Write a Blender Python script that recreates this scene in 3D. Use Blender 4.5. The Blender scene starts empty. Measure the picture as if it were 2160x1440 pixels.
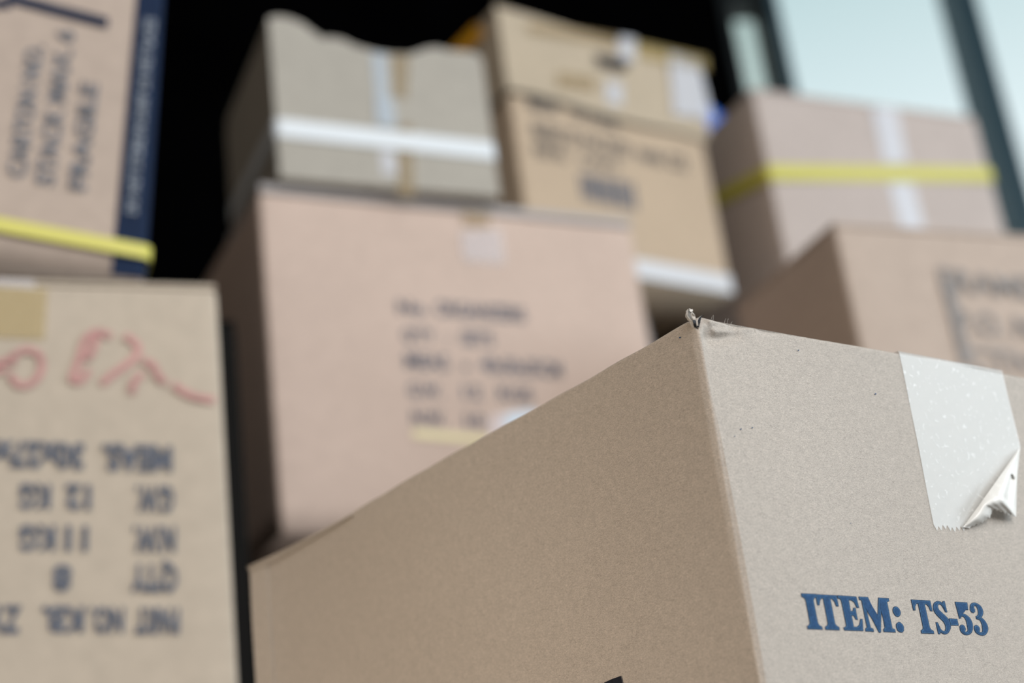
import bpy, bmesh, math, random
from mathutils import Vector, Matrix
from mathutils.geometry import tessellate_polygon

# ------------------------------------------------------------------ camera
scn = bpy.context.scene
COL = scn.collection
PXW, PXH, FPX = 2160, 1440, 3286.14          # focal length in pixels of the 2160-wide frame (55 mm lens)
CAM = Vector((0.0, 0.0, 0.25))
PITCH, ROLL = math.radians(21.903), math.radians(-7.444)
_u0 = Vector((0, -math.sin(PITCH), math.cos(PITCH)))
_r0 = Vector((1, 0, 0))
FWD = Vector((0, math.cos(PITCH), math.sin(PITCH)))
RGT = _r0 * math.cos(ROLL) + _u0 * math.sin(ROLL)
UPV = -_r0 * math.sin(ROLL) + _u0 * math.cos(ROLL)
cd = bpy.data.cameras.new('camera')
cam = bpy.data.objects.new('camera', cd)
COL.objects.link(cam)
cm = Matrix((RGT, UPV, -FWD)).transposed().to_4x4()
cm.translation = CAM
cam.matrix_world = cm
cd.sensor_width = 36.0
cd.lens = FPX / PXW * 36.0
cd.clip_start, cd.clip_end = 0.02, 100
cd.dof.use_dof = True
cd.dof.focus_distance = 0.516
cd.dof.aperture_fstop = 6.0
cd.dof.aperture_blades = 0
scn.camera = cam

# ------------------------------------------------------------------ world, lights, exposure
scn.view_settings.view_transform = 'Standard'
scn.view_settings.look = 'None'
scn.view_settings.exposure = 0.0
scn.view_settings.gamma = 1.0
scn.cycles.use_denoising = True
scn.cycles.max_bounces = 6

w = bpy.data.worlds.new('overcast_sky')
scn.world = w
w.use_nodes = True
wn, wl = w.node_tree.nodes, w.node_tree.links
wn.clear()
tc = wn.new('ShaderNodeTexCoord')
sx = wn.new('ShaderNodeSeparateXYZ')
rp = wn.new('ShaderNodeValToRGB')
bg = wn.new('ShaderNodeBackground')
wo = wn.new('ShaderNodeOutputWorld')
wl.new(tc.outputs['Generated'], sx.inputs[0])
wl.new(sx.outputs['Z'], rp.inputs[0])
rp.color_ramp.elements[0].position = 0.0
rp.color_ramp.elements[0].color = (0.78, 0.86, 0.87, 1)
rp.color_ramp.elements[1].position = 0.57
rp.color_ramp.elements[1].color = (0.47, 0.63, 0.65, 1)
e = rp.color_ramp.elements.new(0.43)
e.color = (0.78, 0.88, 0.91, 1)
wl.new(rp.outputs[0], bg.inputs[0])
bg.inputs[1].default_value = 1.2
# front half of the sky mixed to a warm tone, added as fill
ry = wn.new('ShaderNodeValToRGB')
ry.color_ramp.elements[0].position, ry.color_ramp.elements[0].color = 0.0, (0, 0, 0, 1)
ry.color_ramp.elements[1].position, ry.color_ramp.elements[1].color = 0.25, (1, 1, 1, 1)
wl.new(sx.outputs['Y'], ry.inputs[0])
mixw = wn.new('ShaderNodeMix')
mixw.data_type = 'RGBA'
mixw.inputs[6].default_value = (0.42, 0.345, 0.275, 1)
wl.new(ry.outputs[0], mixw.inputs[0])
wl.new(rp.outputs[0], mixw.inputs[7])
wl.new(mixw.outputs[2], bg.inputs[0])
wl.new(bg.outputs[0], wo.inputs[0])


def area(name, loc, target, sx_, sy_, power, color):
    d = bpy.data.lights.new(name, 'AREA')
    d.shape = 'RECTANGLE'
    d.size, d.size_y, d.energy, d.color = sx_, sy_, power, color
    o = bpy.data.objects.new(name, d)
    COL.objects.link(o)
    o.location = loc
    o.rotation_euler = (Vector(target) - Vector(loc)).to_track_quat('-Z', 'Y').to_euler()
    return o


area('daylight_from_the_open_door', (1.5, -2.0, 1.9), (0.1, 0.9, 0.6), 2.0, 2.0, 86, (1.0, 0.995, 0.99))
area('daylight_from_the_right', (3.3, 0.3, 1.6), (0.2, 0.8, 0.6), 2.4, 2.0, 86, (0.78, 0.91, 1.0))
side = area('added_left_fill', (-0.80, 0.05, 0.25), (-0.04, 0.6, 0.26), 0.4, 0.45, 0.58, (1.0, 0.82, 0.64))  # added warm fill for the front carton's left face; no doorway is built
side.data.spread = math.radians(50)

# ------------------------------------------------------------------ helpers
R = math.radians


def ray(px, py):
    return FWD + RGT * ((px - PXW / 2) / FPX) - UPV * ((py - PXH / 2) / FPX)


def at(px, py, d):
    return CAM + ray(px, py) * d


def tag(o, label, cat, group=None, kind=None):
    if label: o['label'] = label
    if cat: o['category'] = cat
    if group: o['group'] = group
    if kind: o['kind'] = kind
    return o


def mesh_obj(name, verts, faces, m, parent=None, smooth=False):
    me = bpy.data.meshes.new(name)
    me.from_pydata([tuple(v) for v in verts], [], faces)
    me.materials.append(m)
    bm = bmesh.new()
    bm.from_mesh(me)
    bmesh.ops.recalc_face_normals(bm, faces=bm.faces)
    bm.to_mesh(me)
    bm.free()
    if smooth:
        for p in me.polygons: p.use_smooth = True
    o = bpy.data.objects.new(name, me)
    COL.objects.link(o)
    if parent: o.parent = parent
    return o


def structure(o):
    o['kind'] = 'structure'
    return o


# ------------------------------------------------------------------ materials
def mat(name, color, rough=0.6, spec=0.4):
    m = bpy.data.materials.new(name)
    m.use_nodes = True
    b = m.node_tree.nodes['Principled BSDF']
    b.inputs['Base Color'].default_value = (*color, 1)
    b.inputs['Roughness'].default_value = rough
    b.inputs['Specular IOR Level'].default_value = spec
    return m


def cardboard(name, color, fine=900.0, amount=0.10, blot=0.05, rough=0.75, spec=0.12, fibres=False, bump=0.0):
    """paper board: mottled base, fine fibre flecks"""
    m = mat(name, color, rough, spec)
    nt = m.node_tree
    N, L = nt.nodes, nt.links
    b = N['Principled BSDF']
    co = N.new('ShaderNodeTexCoord')

    def mapping(s):
        mp = N.new('ShaderNodeMapping')
        mp.inputs['Scale'].default_value = s
        L.new(co.outputs['Object'], mp.inputs[0])
        return mp.outputs[0]

    def noise(vec, scale, detail=2.0, dist=0.0, rgh=0.5):
        n = N.new('ShaderNodeTexNoise')
        n.inputs['Scale'].default_value = scale
        n.inputs['Detail'].default_value = detail
        n.inputs['Roughness'].default_value = rgh
        n.inputs['Distortion'].default_value = dist
        L.new(vec, n.inputs['Vector'])
        return n.outputs['Fac']

    def mr(v, a, b_, c, d):
        r = N.new('ShaderNodeMapRange')
        for i, x in zip((1, 2, 3, 4), (a, b_, c, d)): r.inputs[i].default_value = x
        L.new(v, r.inputs[0])
        return r.outputs[0]

    def mul(a, c):
        x = N.new('ShaderNodeMath')
        x.operation = 'MULTIPLY'
        L.new(a, x.inputs[0])
        L.new(c, x.inputs[1])
        return x.outputs[0]

    plain = mapping((1, 1, 1))
    val = mr(noise(plain, 9.0, 3.0), 0.3, 0.7, 1 - blot, 1 + blot)
    height = None
    if fibres:
        flat = mapping((1.0, 1.0, 2.6))
        f1 = noise(flat, fine, 4.0, 1.8, 0.72)
        f2 = noise(mapping((0.8, 0.8, 3.4)), fine * 0.42, 2.0, 2.5)
        f3 = noise(plain, fine * 0.16, 2.0, 0.6)
        val = mul(val, mr(f1, 0.3, 0.7, 1 - amount, 1 + amount))
        val = mul(val, mr(f2, 0.3, 0.7, 1 - amount * 0.8, 1 + amount * 0.8))
        val = mul(val, mr(f3, 0.3, 0.7, 1 - amount * 0.12, 1 + amount * 0.12))
        # scattered dark and pale fibres
        d1 = noise(mapping((1.0, 1.0, 2.2)), fine * 0.55, 1.0, 3.5)
        val = mul(val, mr(d1, 0.24, 0.33, 0.55, 1.0))
        val = mul(val, mr(d1, 0.70, 0.80, 1.0, 1.25))
        height = f1
    else:
        val = mul(val, mr(noise(plain, fine * 0.1, 3.0), 0.3, 0.7, 1 - amount * 0.5, 1 + amount * 0.5))
    mx = N.new('ShaderNodeVectorMath')
    mx.operation = 'SCALE'
    mx.inputs[0].default_value = color
    L.new(val, mx.inputs['Scale'])
    L.new(mx.outputs[0], b.inputs['Base Color'])
    if bump and height is not None:
        bp = N.new('ShaderNodeBump')
        bp.inputs['Strength'].default_value = bump
        bp.inputs['Distance'].default_value = 0.0004
        L.new(height, bp.inputs['Height'])
        L.new(bp.outputs[0], b.inputs['Normal'])
    return m


def ink(name, color, patchy=0.15, scale=700.0, rough=0.75):
    m = mat(name, color, rough, 0.2)
    nt = m.node_tree
    N, L = nt.nodes, nt.links
    co = N.new('ShaderNodeTexCoord')
    n = N.new('ShaderNodeTexNoise')
    n.inputs['Scale'].default_value = scale
    n.inputs['Detail'].default_value = 3
    L.new(co.outputs['Object'], n.inputs['Vector'])
    r = N.new('ShaderNodeMapRange')
    for i, x in zip((1, 2, 3, 4), (0.3, 0.7, 1 - patchy, 1 + patchy)): r.inputs[i].default_value = x
    L.new(n.outputs['Fac'], r.inputs[0])
    v = N.new('ShaderNodeVectorMath')
    v.operation = 'SCALE'
    v.inputs[0].default_value = color
    L.new(r.outputs[0], v.inputs['Scale'])
    L.new(v.outputs[0], N['Principled BSDF'].inputs['Base Color'])
    return m


def film(name, color, alpha, rough=0.3, specks=0.0, scale=300.0, bump=0.0):
    """sticky tape: part clear, part milky"""
    m = mat(name, color, rough, 0.5)
    nt = m.node_tree
    N, L = nt.nodes, nt.links
    b = N['Principled BSDF']
    b.inputs['Alpha'].default_value = alpha
    if specks or bump:
        co = N.new('ShaderNodeTexCoord')
        n = N.new('ShaderNodeTexNoise')
        n.inputs['Scale'].default_value = scale
        n.inputs['Detail'].default_value = 3
        n.inputs['Distortion'].default_value = 0.6
        L.new(co.outputs['Object'], n.inputs['Vector'])
        r = N.new('ShaderNodeMapRange')
        for i, x in zip((1, 2, 3, 4), (0.60, 0.72, alpha, min(1, alpha + specks))): r.inputs[i].default_value = x
        L.new(n.outputs['Fac'], r.inputs[0])
        L.new(r.outputs[0], b.inputs['Alpha'])
        if bump:
            n2 = N.new('ShaderNodeTexNoise')
            n2.inputs['Scale'].default_value = scale * 0.5
            n2.inputs['Detail'].default_value = 2
            L.new(co.outputs['Object'], n2.inputs['Vector'])
            bp = N.new('ShaderNodeBump')
            bp.inputs['Strength'].default_value = bump
            bp.inputs['Distance'].default_value = 0.0006
            L.new(n2.outputs['Fac'], bp.inputs['Height'])
            L.new(bp.outputs[0], b.inputs['Normal'])
    return m


M = {}
M['kraft'] = cardboard('grey_kraft_board', (0.425, 0.384, 0.340), fine=2300, amount=0.36, blot=0.02, rough=0.62, spec=0.45, fibres=True, bump=0.35)
M['pink'] = cardboard('pinkish_board', (0.560, 0.440, 0.375), blot=0.03)
M['sand'] = cardboard('sand_board', (0.470, 0.405, 0.330), blot=0.03)
M['beige'] = cardboard('beige_board', (0.400, 0.375, 0.330), blot=0.03)
M['rose'] = cardboard('rose_beige_board', (0.450, 0.368, 0.312), blot=0.03)
M['mauve'] = cardboard('pale_mauve_board', (0.500, 0.430, 0.395), blot=0.03)
M['tan'] = cardboard('tan_board', (0.500, 0.390, 0.285), blot=0.03)
M['lid'] = cardboard('lid_board', (0.480, 0.400, 0.300), blot=0.05)
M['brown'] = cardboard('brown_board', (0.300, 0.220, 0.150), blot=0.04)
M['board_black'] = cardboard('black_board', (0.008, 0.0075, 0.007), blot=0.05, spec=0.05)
M['grey_edge'] = cardboard('greyish_flap_board', (0.42, 0.40, 0.40), blot=0.05)
M['torn'] = cardboard('torn_grey_paper', (0.50, 0.49, 0.47), blot=0.3, fine=6000, amount=0.6)
M['torn_dark'] = ink('dark_torn_paper', (0.045, 0.05, 0.06), 0.6, 900)
M['navy'] = ink('navy_ink', (0.005, 0.016, 0.048), 0.1, 60)
M['ink_edge'] = ink('blue_ink_outline', (0.013, 0.036, 0.085), 0.30, 1200)
M['ink_rim'] = ink('blue_ink_pale_rim', (0.042, 0.115, 0.225), 0.22, 1500)
M['ink_core'] = ink('blue_ink', (0.016, 0.060, 0.150), 0.25, 1500)
M['ink_blur'] = ink('grey_blue_ink', (0.105, 0.120, 0.155), 0.2, 150)
M['ink_soft'] = ink('soft_grey_blue_ink', (0.150, 0.160, 0.185), 0.3, 120)
M['ink_faint'] = ink('worn_grey_ink', (0.120, 0.115, 0.115), 0.3, 120)
M['ink_worn'] = ink('very_worn_grey_ink', (0.265, 0.25, 0.243), 0.2, 80)
M['tape_faint'] = film('nearly_clear_tape', (0.80, 0.78, 0.82), 0.22, 0.4)
M['ink_pale'] = ink('pale_grey_ink', (0.24, 0.27, 0.32), 0.2, 120)
M['ink_black'] = ink('near_black_ink', (0.010, 0.012, 0.020), 0.3, 600)
M['red'] = ink('red_marker', (0.51, 0.28, 0.265), 0.15, 90)
M['yellow_strap'] = mat('yellow_plastic_strap', (0.56, 0.52, 0.07), 0.42, 0.5)
M['white_strap'] = mat('white_plastic_strap', (0.72, 0.77, 0.81), 0.40, 0.5)
M['tape'] = film('milky_clear_tape', (0.76, 0.78, 0.77), 0.50, 0.32, 0.20, 420, 0.25)
M['tape_curl'] = film('crumpled_tape', (0.86, 0.865, 0.84), 0.90, 0.25, 0.08, 300, 0.3)
M['tape_white'] = film('whitish_tape', (0.76, 0.77, 0.82), 0.50, 0.4)
M['tape_mid'] = film('white_box_tape', (0.76, 0.76, 0.80), 0.68, 0.4)
M['tape_dense'] = film('dense_white_tape', (0.70, 0.71, 0.74), 0.85, 0.4)
M['tape_blue'] = film('bluish_clear_tape', (0.58, 0.65, 0.72), 0.55, 0.3)
M['tape_brown'] = film('tan_tape', (0.42, 0.30, 0.14), 0.26, 0.35)
M['tape_yellow'] = film('aged_yellow_tape', (0.52, 0.39, 0.14), 0.32, 0.4)
M['tape_orange'] = mat('orange_tape', (0.85, 0.42, 0.03), 0.4, 0.5)
M['sticker'] = mat('pale_blue_sticker', (0.62, 0.74, 0.86), 0.4, 0.4)
M['paper'] = mat('pale_paper_patch', (0.68, 0.60, 0.60), 0.6, 0.3)
M['pale_yellow'] = mat('pale_yellow_line', (0.78, 0.70, 0.42), 0.6, 0.3)
M['blue_bag'] = mat('blue_plastic', (0.03, 0.13, 0.55), 0.35, 0.5)
M['black_wall'] = ink('unlit_black_wall', (0.0012, 0.0012, 0.0014), 0.3, 4)  # near-black base colour stands in for the unlit interior; ceiling likewise
M['ceiling'] = ink('black_ceiling', (0.003, 0.003, 0.0035), 0.3, 4)
M['floor'] = ink('warm_concrete', (0.045, 0.038, 0.031), 0.25, 12)
for _k in ('black_wall', 'ceiling'): M[_k].node_tree.nodes['Principled BSDF'].inputs['Specular IOR Level'].default_value = 0.0
M['frame'] = mat('dark_slate_frame', (0.045, 0.090, 0.115), 0.45, 0.4)
M['frame_black'] = mat('black_frame', (0.006, 0.010, 0.012), 0.5, 0.4)


def glass(name, tint, gloss=0.06):
    m = bpy.data.materials.new(name)
    m.use_nodes = True
    N, L = m.node_tree.nodes, m.node_tree.links
    N.clear()
    t = N.new('ShaderNodeBsdfTransparent')
    t.inputs[0].default_value = (*tint, 1)
    g = N.new('ShaderNodeBsdfGlossy')
    g.inputs['Roughness'].default_value = 0.05
    x = N.new('ShaderNodeMixShader')
    x.inputs[0].default_value = gloss
    o = N.new('ShaderNodeOutputMaterial')
    L.new(t.outputs[0], x.inputs[1])
    L.new(g.outputs[0], x.inputs[2])
    L.new(x.outputs[0], o.inputs[0])
    return m


M['glass'] = glass('clear_window_glass', (0.97, 0.985, 0.985))
M['glass_grey'] = glass('greyish_window_glass', (0.86, 0.88, 0.85))


# ------------------------------------------------------------------ the setting
def box_verts(x0, x1, y0, y1, z0, z1):
    v = [(x, y, z) for x in (x0, x1) for y in (y0, y1) for z in (z0, z1)]
    f = [(0, 1, 3, 2), (4, 6, 7, 5), (0, 4, 5, 1), (2, 3, 7, 6), (0, 2, 6, 4), (1, 5, 7, 3)]
    return v, f


ROOM = Matrix.Translation((0.0, 3.55, 0.0)) @ Matrix.Rotation(R(14), 4, 'Z')     # back wall frame: x along the wall, y outwards


def wall_x(px, py=100):
    """x along the back wall at the spot seen at that pixel"""
    inv = ROOM.inverted()
    a, b = inv @ CAM, inv.to_3x3() @ ray(px, py)
    p = a + b * (-a.y / b.y)
    return p.x, p.z


def room_box(name, b, m, parent=None):
    v, f = box_verts(*b)
    return mesh_obj(name, [ROOM @ Vector(q) for q in v], f, m, parent)


CEIL = 3.1
xs0, xs1 = wall_x(1552)[0], wall_x(1622)[0]
xp0, xp1, xp2 = wall_x(1655)[0], wall_x(2034)[0], wall_x(2080)[0]
zt = wall_x(1560, 14)[1]
structure(room_box('floor', (-9.0, 12.0, -16.0, 0.1, -0.06, 0.0), M['floor']))
structure(room_box('ceiling', (-2.46, 3.6, -4.2, 0.1, CEIL, CEIL + 0.06), M['ceiling']))
structure(room_box('wall_left', (-2.46, -2.40, -3.2, 0.0, 0.0, CEIL), M['black_wall']))
v1, f1 = box_verts(-2.40, xs0 - 0.03, 0.0, 0.08, 0.0, CEIL)
v2, f2 = box_verts(xs0 - 0.03, 3.6, 0.0, 0.08, 0.0, 0.25)
v3, f3 = box_verts(xs0 - 0.03, 3.6, 0.0, 0.08, CEIL - 0.12, CEIL)
vv = [ROOM @ Vector(q) for q in v1 + v2 + v3]
structure(mesh_obj('wall_back', vv, f1 + [tuple(i + 8 for i in q) for q in f2] + [tuple(i + 16 for i in q) for q in f3], M['black_wall']))


def window(name, x0, x1, z0, z1, fw, fm, gm):
    """frame of four bars with one pane"""
    vs, fs = [], []
    for b in ((x0 - fw[0], x0, -0.02, 0.07, z0, z1), (x1, x1 + fw[1], -0.02, 0.07, z0, z1),
              (x0 - fw[0], x1 + fw[1], -0.02, 0.07, z1, z1 + fw[2]), (x0 - fw[0], x1 + fw[1], -0.02, 0.07, z0 - 0.06, z0)):
        v, f = box_verts(*b)
        n = len(vs)
        vs += v
        fs += [tuple(i + n for i in q) for q in f]
    o = structure(mesh_obj(name, [ROOM @ Vector(q) for q in vs], fs, fm))
    room_box('window_pane', (x0, x1, 0.03, 0.036, z0, z1), gm, o)
    return o


ztop = CEIL - 0.18
window('window_1', xs0, xs1, 0.31, zt, (0.03, 0.018, ztop - zt + 0.06), M['frame_black'], M['glass_grey'])
window('window_2', xp0, xp1, 0.31, ztop, (xp0 - xs1 - 0.018, (xp2 - xp1) / 2, 0.06), M['frame'], M['glass'])
window('window_3', xp2, 3.55, 0.31, ztop, ((xp2 - xp1) / 2, 0.05, 0.06), M['frame'], M['glass'])


# ------------------------------------------------------------------ cartons
class Carton:
    """a box frame: front face y=0 towards the camera, left face x=0, base z=0; the Empty stands at the base centre"""
    def __init__(s, name, label, W, D, H, tfl, yaw, lean=0.0, group=None):
        s.W, s.D, s.H = W, D, H
        rot = Matrix.Rotation(R(yaw), 3, 'Z') @ Matrix.Rotation(R(lean), 3, 'Y')
        flb = Vector(tfl) - rot @ Vector((0, 0, H))
        s.mw = rot.to_4x4()
        s.mw.translation = flb
        s.inv = s.mw.inverted()
        s.root = bpy.data.objects.new(name, None)
        COL.objects.link(s.root)
        s.root.empty_display_size = 0.05
        m = rot.to_4x4()
        m.translation = flb + rot @ Vector((W / 2, D / 2, 0))
        s.root.matrix_world = m
        tag(s.root, label, 'box', group)

    def part(s, name, verts, faces, m, smooth=False, label=None):
        o = mesh_obj(name, [Vector(v) - Vector((s.W / 2, s.D / 2, 0)) for v in verts], faces, m, s.root, smooth)
        if label: o['label'] = label
        return o

    def hit(s, face, px, py):
        a, b = s.inv @ CAM, s.inv.to_3x3() @ ray(px, py)
        if face == 'front':
            p = a + b * (-a.y / b.y)
            return p.x, p.z
        if face == 'left':
            p = a + b * (-a.x / b.x)
            return -p.y, p.z            # seen from outside: rightwards is -y
        p = a + b * ((s.W - a.x) / b.x)
        return p.y, p.z

    def pt(s, face, u, z, off):
        if face == 'front': return Vector((u, -off, z))
        if face == 'left': return Vector((-off, -u, z))
        return Vector((s.W + off, u, z))

    def body(s, m, r=0.004, bulge=0.002, n=(14, 10, 12), disp=None, rim=None, name='carton_body', closed=True):
        """perimeter grid with rounded upright edges and a rounded top rim"""
        W, D, H = s.W, s.D, s.H
        per = []                                     # (x, y, nx, ny, face, u 0..1)
        def corner(cx_, cy_, a0):
            k = 5
            for i in range(k + 1):
                a = a0 + (math.pi / 2) * i / k
                per.append((cx_ + r * math.cos(a), cy_ + r * math.sin(a), math.cos(a), math.sin(a), 'c', 0))
        nf, nl = n[0], n[1]
        corner(r, r, math.pi)
        for i in range(1, nf): per.append((r + (W - 2 * r) * s.dense(i / nf), 0, 0, -1, 'front', s.dense(i / nf)))
        corner(W - r, r, 1.5 * math.pi)
        for i in range(1, 6): per.append((W, r + (D - 2 * r) * i / 6, 1, 0, 'right', i / 6))
        corner(W - r, D - r, 0)
        for i in range(1, 6): per.append((W - r - (W - 2 * r) * i / 6, D, 0, 1, 'back', i / 6))
        corner(r, D - r, math.pi / 2)
        for i in range(1, nl): per.append((0, D - r - (D - 2 * r) * s.dense2(i / nl), -1, 0, 'left', s.dense2(i / nl)))
        zs = [(0.0, 0.0)]
        nz = n[2]
        for i in range(1, nz): zs.append(((H - r) * s.densez(i / nz), 0.0))
        for i in range(5):
            a = math.pi / 2 * i / 4
            zs.append((H - r + r * math.sin(a), r * (1 - math.cos(a))))
        verts, faces = [], []
        for z, inset in zs:
            for x, y, nx, ny, fc, u in per:
                b = 0.0
                if fc != 'c' and bulge: b = bulge * 16 * u * (1 - u) * (z / H) * (1 - z / H)
                dz = 0.0
                if disp:
                    b += disp(x, y, z, fc)
                if rim: dz = rim(x, y, z, fc)
                verts.append((x + nx * (b - inset), y + ny * (b - inset), z + dz))
        P = len(per)
        for j in range(len(zs) - 1):
            for i in range(P):
                k = (i + 1) % P
                faces.append((j * P + i, j * P + k, (j + 1) * P + k, (j + 1) * P + i))
        faces.append(tuple(range(P)))
        if closed: faces.append(tuple(range((len(zs) - 1) * P, len(zs) * P)))
        return s.part(name, verts, faces, m, smooth=True)

    def dense(s, t): return t
    def dense2(s, t): return t
    def densez(s, t): return t

    def flaps(s, m, lift=0.0, th=0.004, over=0.0):
        """two top flaps meeting over the middle"""
        W, D, H = s.W, s.D, s.H
        for k in (0, 1):
            y0, y1 = (-over, D / 2 - 0.001) if k == 0 else (D / 2 + 0.001, D + over)
            v, f = box_verts(-over + 0.001, W + over - 0.001, y0 + 0.001, y1 - 0.001, H + 0.0004, H + th)
            s.part('top_flap', v, f, m)

    def patch(s, name, face, pix, m, off=0.0006, th=0.0004, label=None, grid=None):
        """a flat sticker or tape: outline given where it is seen on that face"""
        uv = [s.hit(face, *p) for p in pix]
        return s.sheet(name, face, uv, m, off, th, label)

    def sheet(s, name, face, uv, m, off=0.0006, th=0.0004, label=None):
        n = len(uv)
        v = [s.pt(face, u, z, off + th) for u, z in uv] + [s.pt(face, u, z, off) for u, z in uv]
        f = [tuple(range(n)), tuple(range(n, 2 * n))] + [(i, (i + 1) % n, n + (i + 1) % n, n + i) for i in range(n)]
        return s.part(name, v, f, m, label=label)

    def strap(s, zc, wd, m, off=0.0012, th=0.0008, name='strap', label=None):
        """packing strap round the four sides; zc = heights at front-left, front-right, back-right, back-left"""
        W, D = s.W, s.D
        loop = []
        r = 0.004
        def c(cx_, cy_, a0, z):
            for i in range(6):
                a = a0 + math.pi / 2 * i / 5
                loop.append((cx_, cy_, math.cos(a), math.sin(a), z))
        c(r, r, math.pi, zc[0])
        c(W - r, r, 1.5 * math.pi, zc[1])
        c(W - r, D - r, 0, zc[2])
        c(r, D - r, math.pi / 2, zc[3])
        # subdivide straight runs so the strap follows the bulging panels
        v, f = [], []
        P = len(loop)
        for x, y, nx, ny, z in loop:
            for o_, dz in ((off, -wd / 2), (off + th, -wd / 2), (off + th, wd / 2), (off, wd / 2)):
                v.append((x + nx * (r + o_), y + ny * (r + o_), z + dz))
        for i in range(P):
            k = (i + 1) % P
            for q in range(4):
                q2 = (q + 1) % 4
                f.append((i * 4 + q, k * 4 + q, k * 4 + q2, i * 4 + q2))
        return s.part(name, v, f, m, label=label)

    def text(s, face, string, pa, pb, hpx, m, bold=0.0, off=0.0005, name='printed_text', flip=False):
        """lettering whose baseline runs from pixel pa to pixel pb on that face"""
        a = Vector(s.hit(face, *pa))
        b = Vector(s.hit(face, *pb))
        d = b - a
        ln = d.length
        d.normalize()
        up = Vector((-d.y, d.x))
        if face == 'left' and False: up = -up
        mid = ((pa[0] + pb[0]) / 2, (pa[1] + pb[1]) / 2)
        # size of hpx pixels measured across the baseline
        g = math.hypot(pb[0] - pa[0], pb[1] - pa[1])
        nx, ny = (pb[1] - pa[1]) / g, -(pb[0] - pa[0]) / g
        q = Vector(s.hit(face, mid[0] + nx * hpx, mid[1] + ny * hpx)) - Vector(s.hit(face, *mid))
        h = abs(q.dot(up))
        cu = bpy.data.curves.new('lettering', 'FONT')
        cu.body = string
        cu.size = 1.0
        cu.offset = bold
        cu.resolution_u = 3
        to = bpy.data.objects.new('lettering', cu)
        COL.objects.link(to)
        bpy.context.view_layer.update()
        me = bpy.data.meshes.new_from_object(to)
        bpy.data.objects.remove(to)
        xs = [v.co.x for v in me.vertices]
        x0, x1 = min(xs), max(xs)
        cap = 0.72
        verts = []
        for v in me.vertices:
            p = a + d * ((v.co.x - x0) / (x1 - x0) * ln) + up * (v.co.y / cap * h)
            verts.append(s.pt(face, p.x, p.y, off))
        faces = [tuple(p.vertices) for p in me.polygons]
        bpy.data.meshes.remove(me)
        return s.part(name, verts, faces, m)

    def ribbon(s, name, face, pix, wpx, m, off=0.0005, label=None):
        """hand-drawn strokes: lists of pixels with a width"""
        v, f = [], []
        for st in pix:
            uv = [Vector(s.hit(face, *p)) for p in st]
            wm = (Vector(s.hit(face, st[0][0] + wpx, st[0][1])) - uv[0]).length
            n0 = len(v)
            for i, p in enumerate(uv):
                t = (uv[min(i + 1, len(uv) - 1)] - uv[max(i - 1, 0)])
                if t.length < 1e-9: t = Vector((1, 0))
                t.normalize()
                nn = Vector((-t.y, t.x)) * wm / 2
                v += [s.pt(face, *(p + nn), off), s.pt(face, *(p - nn), off)]
            for i in range(len(uv) - 1):
                k = n0 + 2 * i
                f.append((k, k + 1, k + 3, k + 2))
        return s.part(name, v, f, m, label=label)


def smooth_path(pts, n=6):
    """Catmull-Rom through the points"""
    out = []
    P = [pts[0]] + list(pts) + [pts[-1]]
    for i in range(1, len(P) - 2):
        p0, p1, p2, p3 = P[i - 1], P[i], P[i + 1], P[i + 2]
        for k in range(n):
            t = k / n
            out.append(tuple(0.5 * (2 * p1[j] + (p2[j] - p0[j]) * t + (2 * p0[j] - 5 * p1[j] + 4 * p2[j] - p3[j]) * t * t
                       + (3 * p1[j] - p0[j] - 3 * p2[j] + p3[j]) * t ** 3) for j in range(len(p1))))
    out.append(tuple(pts[-1]))
    return out


# ================================================================== the carton in front
FG_D = 0.5
corner_top = at(1467, 667, FG_D)
FGH = corner_top.z
fg = Carton('carton', 'large grey-brown kraft carton in front, printed ITEM: TS-53, with a torn top corner', 0.36, 0.3035, FGH, corner_top, 38.82)
fg.dense = lambda t: 0.15 * t + 0.85 * t ** 2.4
fg.dense2 = lambda t: 1 - (0.45 * (1 - t) + 0.55 * (1 - t) ** 2.0)
fg.densez = lambda t: 1 - (0.14 * (1 - t) + 0.86 * (1 - t) ** 2.3)


def fg_bump(pc, qc, width, depth):
    """a pinched fold on the front panel between two seen points"""
    a, b = Vector(fg.hit('front', *pc)), Vector(fg.hit('front', *qc))
    return a, b, width, depth


FOLDS = [fg_bump((1484, 674), (1512, 671), 0.0019, -0.00187),
         fg_bump((1500, 684), (1530, 670), 0.0010, 0.00102),
         fg_bump((1500, 714), (1552, 702), 0.0026, -0.00187),
         fg_bump((1512, 701), (1600, 692), 0.0012, 0.00119),
         fg_bump((1545, 690), (1640, 700), 0.0016, -0.00085),
         fg_bump((1478, 700), (1482, 760), 0.0012, 0.0003)]


def seg_dist(p, a, b):
    t = max(0, min(1, (p - a).dot(b - a) / (b - a).length_squared))
    return (p - a - (b - a) * t).length, t


def fg_disp(x, y, z, fc):
    b = 0.0
    if fc == 'front' and x < 0.06 and z > FGH - 0.05:
        p = Vector((x, z))
        for a, c, wd, dp in FOLDS:
            d, t = seg_dist(p, a, c)
            if d < 3.2 * wd: b += dp * math.exp(-(d / wd) ** 2) * (1 - 0.5 * t)
    if fc == 'front':
        b += 0.0006 * math.sin(x * 41 + 1) * math.sin(z * 23) + 0.0004 * math.sin(x * 17 - z * 31)
    if fc == 'left' or (fc == 'c' and x < 0.003 and y > 0.1):
        b += 0.0006 * math.sin(y * 37 + 2) * math.sin(z * 19)
        e = y - (fg.D - 0.024)
        if e > 0: b += 0.05 * e
        q = FGH - z
        if q < 0.010: b -= 0.05 * (0.010 - q)
    return b


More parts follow.
